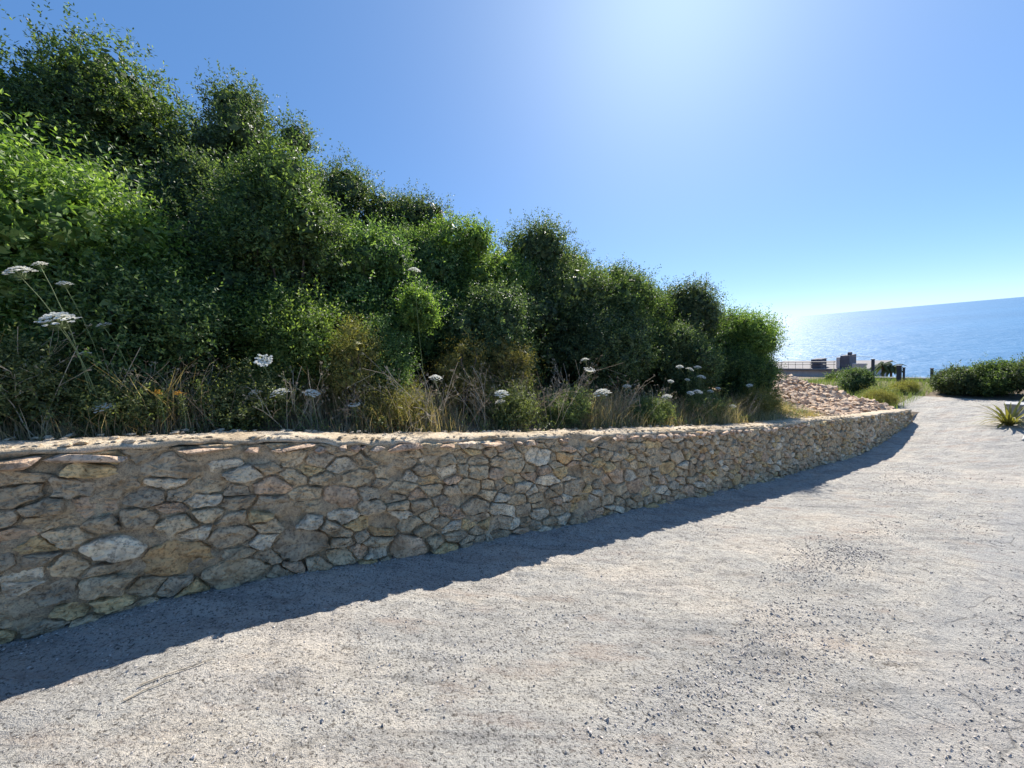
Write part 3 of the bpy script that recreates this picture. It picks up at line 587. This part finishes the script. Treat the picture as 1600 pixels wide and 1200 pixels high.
for k, (s_, n_, h) in enumerate(DRY):
    r_ = tag(link('dry_plant', None, None, tuple(W(s_, n_, float(ground_z(s_, n_)))), (0, 0, k*1.3)), ORD[k]+' dead branching straw coloured stalk plant from the left, behind the coping', 'dry plant', 'dead stalk plants behind the wall')
    link('stalks', DPM[(k*5) % 12 if k % 3 else (k*5) % 6], r_, scale=(h*1.5, h*1.5, h*1.45))
# wild carrot umbels
def umbel(seed, cup):
    rg = np.random.default_rng(seed); fl = Acc(); ry = Acc()
    for q in range(30):
        rr = .5*math.sqrt((q+.5)/30); a = q*2.4; z = (-1.1*rr*rr+.12 if not cup else .9*rr*rr+.0)+rg.normal(0, .012)
        cx, cy = rr*math.cos(a), rr*math.sin(a); tube(ry, [[0, 0, -.42], [cx*.75, cy*.75, z-.14], [cx, cy, z-.02]], [.008, .006, .005], 3)
        for w_ in range(11):
            r2 = .085*math.sqrt(rg.random()); a2 = rg.uniform(0, 6.3); p = np.array([cx+r2*math.cos(a2), cy+r2*math.sin(a2), z+rg.uniform(0, .03)-.8*r2*r2*3])
            d = norm(np.array([rg.normal(0, .3), rg.normal(0, .3), 1])); e = norm(np.cross(d, rg.normal(0, 1, 3)))*.050; g2 = np.cross(d, e)
            th = np.arange(5)*2*math.pi/5; fl.add(p+e*np.cos(th)[:, None]+g2*np.sin(th)[:, None], np.arange(5)[None])
    for q in range(9):
        a = q*.7; tube(ry, [[0, 0, -.42], [.18*math.cos(a), .18*math.sin(a), -.46], [.3*math.cos(a), .3*math.sin(a), -.40]], [.008, .006, .002], 3)
    return fl.build('flower_head', M_PETAL), ry.build('flower_rays', M_STEM)
UM = [umbel(1, False), umbel(2, False), umbel(3, True)]
FL = [(-1.07, 3.5, .67, .096, 0, 'large cream wild carrot flower at upper left against dark leaves'), (-1.01, 3.6, .73, .045, 1, 'small white flower right of the cream one, highest at the left'), (-.95, 3.7, .63, .049, 1, 'small pale flower above and right of the widest white flower'),
 (-.96, 3.5, .39, .13, 0, 'widest flat white wild carrot flower in the picture, at far left'), (-.81, 3.7, .36, .047, 1, 'small white flower just right of the widest flat flower'), (-.9, 3.6, .17, .044, 1, 'small white flower below the widest flat flower'),
 (-.84, 3.5, -.18, .079, 0, 'white flower low over the coping at left, on slanting stems'), (.06, 3.6, .01, .095, 2, 'cup shaped pale flower tipped towards the road, left of centre'), (-.03, 3.6, -.21, .058, 1, 'small white flower under the cup shaped one, to the left'),
 (.13, 3.55, -.23, .10, 0, 'flat white flower between two smaller ones left of centre'), (.36, 3.6, -.27, .086, 1, 'flat white flower below the yellow green bush, to its left'), (.68, 3.6, -.45, .07, 2, 'yellowish half closed flower low over the coping left of centre'),
 (1.57, 4.1, .87, .10, 1, 'lone white flower on the tallest stalk, over the bushes'), (1.51, 3.7, -.29, .10, 0, 'flat white flower on dry stalks beneath the tallest flower stalk'), (2.22, 3.6, -.55, .12, 1, 'round white flower above the centre of the wall'),
 (2.19, 3.6, -.64, .07, 1, 'small round flower directly under the round white one at centre'), (3.79, 3.8, -.5, .12, 2, 'pale rounded flower above the broad white one right of centre'), (3.81, 3.9, -.33, .07, 1, 'small white flower topmost over the shade right of centre'),
 (3.79, 3.6, -.77, .17, 0, 'broadest white flower right of centre, low over the coping'), (4.54, 3.8, -.8, .082, 1, 'pale shaded flower right of the broadest one at centre'), (5.29, 3.65, -1.06, .11, 0, 'drooping white flower leftmost and lowest of the far flower cluster')]
FL += [(a, b, z, d, k % 2, ORD[k]+' from the left of the small white far flowers before the dark hedge') for k, (a, b, z, d) in enumerate(sorted([(6.2, 4., -.69, .083), (6.35, 3.9, -.75, .10), (6.76, 4., -.76, .085), (6.71, 3.9, -.93, .115), (6.26, 3.9, -.93, .062), (6.33, 3.75, -1.14, .12), (6.1, 3.75, -1.13, .079), (5.63, 3.8, -.87, .068), (6.81, 3.8, -1.21, .073), (7.07, 3.8, -1.19, .063), (7.19, 3.6, -1.53, .072), (8.48, 3.9, -1.33, .091)], key=lambda q: q[0]/q[1]))]
for k, (s_, n_, z, d, ty, lab) in enumerate(FL):
    rg = np.random.default_rng(2000+k); bs, bn = s_+rg.normal(0, .10)+.08, max(3.45, n_+rg.uniform(-.02, .1)); gz = float(ground_z(bs, bn)); B0 = W(bs, bn, gz); H = W(s_, n_, z)
    r_ = tag(link('wild_carrot', None, None, tuple(B0)), lab, 'flower', 'white wild carrot flowers')
    ac = Acc(); t = np.linspace(0, 1, 8)[:, None]; tp = H-B0-Z*d*.4; mid = np.array([rg.normal(0, .03), rg.normal(0, .03), tp[2]*.6]); pts = (1-t)**2*np.array([0, 0, -.05])+2*t*(1-t)*mid+t*t*tp
    tube(ac, pts, np.linspace(.0034, .0022, 8), 4); link('stem', ac.build('stem', M_STEM, True), r_)
    dirn = norm(tp-mid)*.4+Z-N*rg.uniform(0, .45)+U*rg.normal(0, .12)
    if lab.startswith('cup'): dirn = Z*.7-N*.7
    q = Vector(dirn).to_track_quat('Z', 'Y').to_euler()
    d *= 1.5 if d < .09 else 1.3; link('flower_head', UM[ty][0], r_, tuple(H-B0), q, (d, d, d)); link('flower_rays', UM[ty][1], r_, tuple(H-B0), q, (d, d, d))
# leafy tuft below the tallest flower stalk
bush('small_shrub', 1.62, 4.3, .20, .16, .62, M_LEAFB, 700, .05, 'bright lime green leafy tuft under the lone tall flower', seed=77, nl=6, base=.28, trunk=False, slen=.1)
# yellow spikes
for k, (s_, n_, z, lab, yl) in enumerate([(-.57, 3.5, -.13, 'small orange yellow flower leftmost of the spikes behind the coping', 1), (-.46, 3.5, -.16, 'woolly green spike with orange yellow flower tip behind the coping', 1), (-.36, 3.6, -.08, 'tall pale green flower spike without open blossom', 0)]):
    gz = float(ground_z(s_, n_)); O = W(s_, n_, gz); r_ = tag(link('flower_spike', None, None, tuple(O)), lab, 'flower'); ac = Acc(); h = z-gz
    tube(ac, [[0, 0, -.05], [.01, 0, h*.5], [0, .01, h]], [.004, .0035, .002], 5); link('stem', ac.build('stem', M_STEM), r_)
    m_ = 110; t = rng.uniform(.45, 1, m_); V, F = leaf_cloud(np.stack([rng.normal(0, .008, m_), rng.normal(0, .008, m_), t*h], 1), norm(rng.normal(0, .6, (m_, 3))+Z*.6), 2, .012, .022, .009, rng); link('bracts', mesh('bracts', V, F, M_LEAFG), r_)
    if yl:
        V, F = leaf_cloud(np.stack([rng.normal(0, .012, 30), rng.normal(0, .012, 30), h+rng.normal(0, .008, 30)], 1), norm(rng.normal(0, .7, (30, 3))+Z*.6), 2, .008, .013, .009, rng); link('blossom', mesh('blossom', V, F, M_PETALY), r_)
# grey rock in the bank
rk = hull_rock(431, 30, (1, 1, 1), stone_mat('grey_rock', False)); tag(link('rock', rk, None, tuple(W(1.35, 4.2, float(ground_z(1.35, 4.2))+.12)), (.2, .1, .5), (.34, .2, .2)), 'grey limestone rock half hidden in the weeds above mid wall', 'rock')

# ------------------------------------------------------------------ loose gravel and twigs on the road
gcount = 110000; s_ = np.concatenate([rng.uniform(-2, 5, gcount*2), rng.uniform(5, 12, gcount//2)]); n_ = rng.uniform(-.6, NW-.02, len(s_))
den = np.clip(.35+1.9*fbm(s_*.5, n_*2.2, 0, 4, 71), .03, 1)*(.12+.88*np.exp(-((n_-1.15-.12*np.sin(s_*.8))/.5)**2))+.8*smooth(NW-.22, NW, n_)+.25*smooth(.5, .2, n_); keep = rng.random(len(s_)) < den*.55; s_, n_ = s_[keep], n_[keep]; m_ = len(s_)
sz = .0022+.0062*rng.random(m_)**2.5+.004*(rng.random(m_) < .012); sz = sz*(1+.05*np.maximum(s_, 0))
oc = np.array([[1, 0, 0], [0, 1, 0], [-1, 0, 0], [0, -1, 0], [0, 0, 1], [0, 0, -1]], float); of = np.array([[0, 1, 4], [1, 2, 4], [2, 3, 4], [3, 0, 4], [1, 0, 5], [2, 1, 5], [3, 2, 5], [0, 3, 5]])
V = oc[None]*(1+rng.normal(0, .25, (m_, 6, 3)))+rng.normal(0, .22, (m_, 6, 3)); a = rng.uniform(0, 6.3, m_); ca, sa_ = np.cos(a)[:, None], np.sin(a)[:, None]
V = np.stack([V[..., 0]*ca-V[..., 1]*sa_, V[..., 0]*sa_+V[..., 1]*ca, V[..., 2]*.65], -1)*sz[:, None, None]+W(s_, n_, road_h(s_, n_)+sz*.3)[:, None]
F = (of[None]+np.arange(m_)[:, None, None]*6).reshape(-1, 3)
tag(link('loose_gravel', mesh('loose_gravel', V.reshape(-1, 3), F, M_PEBBLE)), 'loose grit and small gravel scattered over the road', 'gravel', kind='stuff')
for (sa0, na0, sb0, nb0, lab) in [(-.62, 2.30, -.36, 2.34, 'long dry straw twig lying at the edge of the wall shadow'), (-.66, 2.24, -.50, 2.29, 'shorter dry twig lying in front of the long one at the shadow edge')]:
    t = np.linspace(0, 1, 7); ss = sa0+(sb0-sa0)*t; nn_ = na0+(nb0-na0)*t+.008*np.sin(t*4); P = W(ss, nn_, road_h(ss, nn_)+.008); ac = Acc(); tube(ac, P-P[0], np.linspace(.0035, .0018, 7), 5); tube(ac, [P[4]-P[0], P[5]-P[0]+[.01, .02, .01]], [.002, .001], 4)
    tag(link('dry_twig', ac.build('dry_twig', M_DRY), None, tuple(P[0])), lab, 'twig')

# ------------------------------------------------------------------ far end of the road
def sbox(name, s0, s1, n0, n1, z0, z1, m_, parent, org, bev=.02):
    v, f = box_vf(s0, s1, n0, n1, z0, z1); v = W(v[:, 0], v[:, 1], v[:, 2])-org; me = mesh(name, v, f, m_)
    bm = bmesh.new(); bm.from_mesh(me); bmesh.ops.recalc_face_normals(bm, faces=bm.faces); bmesh.ops.bevel(bm, geom=bm.edges[:], offset=bev, segments=1, affect='EDGES'); bm.to_mesh(me); bm.free()
    return link(name, me, parent)
bush('hedge_shrub', 24.6, 3.0, .9, .7, -2.85, M_LEAFD, 3600, .09, 'low dark shrub at the left end of the far hedge across the road', seed=41, group='far hedge', slen=.2)
bush('hedge_shrub', 24.9, 2.0, 1.0, .8, -2.6, M_LEAF, 4200, .09, 'middle dark green shrub of the hedge across the road end', seed=42, group='far hedge', slen=.2)
bush('hedge_shrub', 24.6, .7, 1.1, .9, -2.1, M_LEAFD, 5000, .09, 'tallest shrub of the far hedge at the right edge of the picture', seed=43, group='far hedge', slen=.2)
bush('hedge_shrub', 24.3, -.8, 1.2, .9, -2.0, M_LEAF, 3600, .09, 'shrub of the far hedge at the extreme right beside the tallest one', seed=44, group='far hedge', slen=.2)
bush('dark_shrub', 23.6, 6.1, .7, .48, -2.85, M_LEAFD, 4000, .09, 'dark low shrub behind the rubble bank, left of the fence posts', seed=45, slen=.18)
bush('dark_shrub', 28.5, 8.0, 1.0, .7, -3.75, M_LEAFD, 3000, .10, 'dull shrub below the flat roofed house', seed=46, slen=.2)
bush('green_bush', 18.6, 4.1, .55, .4, -3.0, M_LEAFY, 2600, .05, 'yellow green weed bush at the far end of the stone wall', seed=47, slen=.2, aspect=.2)
bush('green_bush', 20.4, 4.55, .8, .5, -3.25, M_LEAFG, 2600, .06, 'low green bush past the wall end beside the road', seed=48, slen=.2, aspect=.25)
bush('green_bush', 24.5, 4.6, .9, .5, -3.5, M_LEAFY, 1600, .07, 'low bright green verge plant at the foot of the fence posts', seed=49, slen=.18, aspect=.25, trunk=False)
def strip2(cnt):
    s_ = rng.uniform(17.6, 31, cnt); n_ = rng.uniform(3.75, 9.5, cnt); return np.stack([s_, n_, ground_z(s_, n_)-.02, np.ones(cnt)], 1)
blades(11000, strip2, .36, .006, .5, 'verge_grass', M_GREENGRASS, 'green and straw verge grass past the wall end', 'grass')
# roadside block with agave-like plant at the right edge
O = W(18.9, 1.15, float(road_z(19)))
blk = tag(link('concrete_post', None, None, tuple(O)), 'pale concrete block post behind the yellow green plant at the right edge', 'post')
sbox('block', 18.75, 19.15, .75, 1.32, -3.9, -3.24, M_CONC, blk, O); sbox('cap', 18.71, 19.19, .71, 1.36, -3.237, -3.19, M_CONC, blk, O, .01)
O2 = W(16.4, .8, float(road_z(16.4)))
kb = tag(link('kerb_slab', None, None, tuple(O2)), 'white concrete kerb slab at the right edge of the road', 'kerb'); sbox('slab', 16.2, 17.0, .5, .86, -3.85, -3.66, M_CONC, kb, O2, .025)
root = tag(link('strap_plant', None, None, tuple(W(18.1, 1.2, -3.76))), 'yellow green strap leaved plant at the right edge of the road', 'plant')
for k in range(60):
    a = k*2.4; rg = np.random.default_rng(500+k); L = rg.uniform(.6, 1.0); up = rg.uniform(.7, 1.6); d = np.array([math.cos(a), math.sin(a), 0]); sdv = np.array([-math.sin(a), math.cos(a), 0])
    t = np.linspace(0, 1, 6)[:, None]; pth = d*L*t*.8+Z*(up*L*t-.75*L*t*t*(1.3-up*.3)); ww = (.034*(1-t**2)+.003); V = np.stack([pth-sdv*ww, pth-Z*.012*(1-t), pth+sdv*ww], 1).reshape(-1, 3)
    link('leaf', mesh('leaf', V, grid_faces(6, 3), M_LEAFY), root)
# fence posts
for k, (s_, n_, z1, rr, lab) in enumerate([(26.3, 6.12, -2.55, .06, 'tallest dark fence post, leftmost of the posts before the sea'), (26.5, 5.19, -2.89, .085, 'thick dark gate post second from the left before the sea'), (26.52, 5.02, -3.0, .04, 'thin dark post touching the thick gate post'), (26.69, 4.1, -3.05, .05, 'thin dark post at the left end of the far hedge'), (26.8, 3.5, -2.95, .03, 'thinnest post rising over the far hedge')]):
    gz = float(ground_z(s_, n_)); O = W(s_, n_, gz); p_ = tag(link('fence_post', None, None, tuple(O)), lab, 'post')
    sbox('shaft', s_-rr, s_+rr, n_-rr, n_+rr, gz-.2, z1, M_METAL, p_, O, .012); sbox('cap', s_-rr-.015, s_+rr+.015, n_-rr-.015, n_+rr+.015, z1+.003, z1+.04, M_METAL, p_, O, .008)
gz = -4.4; O = W(29.5, 5, gz); lw = tag(link('garden_wall', None, None, tuple(O)), 'low dark garden wall between the fence posts below the sea', 'wall'); sbox('wall_body', 29.4, 29.7, 3.4, 8.2, -5.5, -3.92, M_DARKGREY, lw, O); sbox('coping', 29.35, 29.75, 3.35, 8.25, -3.917, -3.86, M_DARKGREY, lw, O)
# flat-roofed house with roof boxes
O = W(45, 13.5, -9.); hs = tag(link('house', None, None, tuple(O)), 'flat roofed pale house below the road with boxy roof structures before the sea', 'house')
sbox('wall', 43.0, 50, 10.6, 19, -10, -5.1, M_RENDER, hs, O); sbox('roof_slab', 42.7, 50.3, 10.3, 19.3, -5.097, -4.93, M_ROOF, hs, O)
sbox('roof_box', 43.2, 44.6, 13.65, 14.42, -4.93, -4.12, M_DARKGREY, hs, O); rb = sbox('roof_box', 43.2, 45.0, 11.6, 12.25, -4.927, -3.82, M_DARKGREY, hs, O); sbox('chimney', 43.6, 44.0, 11.62, 11.85, -3.817, -3.55, M_DARKGREY, rb, O)
sbox('side_pier', 43.1, 43.5, 12.26, 12.5, -4.927, -3.95, M_RENDER, hs, O); sbox('parapet', 42.75, 42.95, 10.4, 11.3, -4.927, -4.45, M_RENDER, hs, O)
rail = Acc()
for z in (-4.55, -4.32): tube(rail, W(np.array([42.9, 42.9]), np.array([12.5, 19.2]), z)-O, .035, 4)
for q in np.linspace(12.6, 19.1, 12): tube(rail, W(42.9, q, np.array([-4.93, -4.32]))-O, .02, 4)
link('railing', rail.build('railing', M_METAL), hs)
for q in (10.9, 13.4, 16): 
    wn = sbox('window', 42.97, 43.1, q, q+1.1, -7.2, -6., M_DARKGREY, hs, O)
for k, (n0, z0, n1, z1, lab) in enumerate([(14.2, -4.12, 12.2, -3.75, 'thin cable rising from the small roof box to the tall one'), (12.2, -3.7, 10.1, -3.95, 'thin cable falling right from the tall roof box')]):
    t = np.linspace(0, 1, 9); P = W(43.3+0*t, n0+(n1-n0)*t, z0+(z1-z0)*t-.15*4*t*(1-t)*.5); ac = Acc(); tube(ac, P-P[0], .016, 4); tag(link('cable', ac.build('cable', M_METAL), None, tuple(P[0])), lab, 'cable')
# palms
for k, (s_, n_, tz, lab) in enumerate([(39.1, 8.55, -4.2, 'left one of two small palm trees before the sea'), (39.4, 8.15, -4.35, 'right one of two small palm trees before the sea')]):
    gz = float(ground_z(s_, n_)); O = W(s_, n_, gz); r_ = tag(link('palm_tree', None, None, tuple(O)), lab, 'palm tree'); ac = Acc(); h = tz-gz; tube(ac, [[0, 0, -.2], [.03, .02, h*.5], [0, 0, h]], [.1, .08, .07], 7); link('trunk', ac.build('trunk', M_BARK), r_)
    cr = Acc(); rg = np.random.default_rng(60+k)
    for q in range(22):
        a = q*2.4; up = rg.uniform(-.1, 1.0); L = rg.uniform(.6, .95); d = np.array([math.cos(a), math.sin(a), 0]); t = np.linspace(0, 1, 7)[:, None]; pth = np.array([0, 0, h])+d*L*t+Z*(up*L*t-.9*L*t*t)
        sdv = np.array([-math.sin(a), math.cos(a), 0]); ww = .12*np.sin(np.pi*np.clip(t*.9+.08, 0, 1)); V = np.stack([pth-sdv*ww-Z*ww*.5, pth, pth+sdv*ww-Z*ww*.5], 1).reshape(-1, 3); cr.add(V, grid_faces(7, 3))
    link('crown', cr.build('crown', M_PALM), r_)
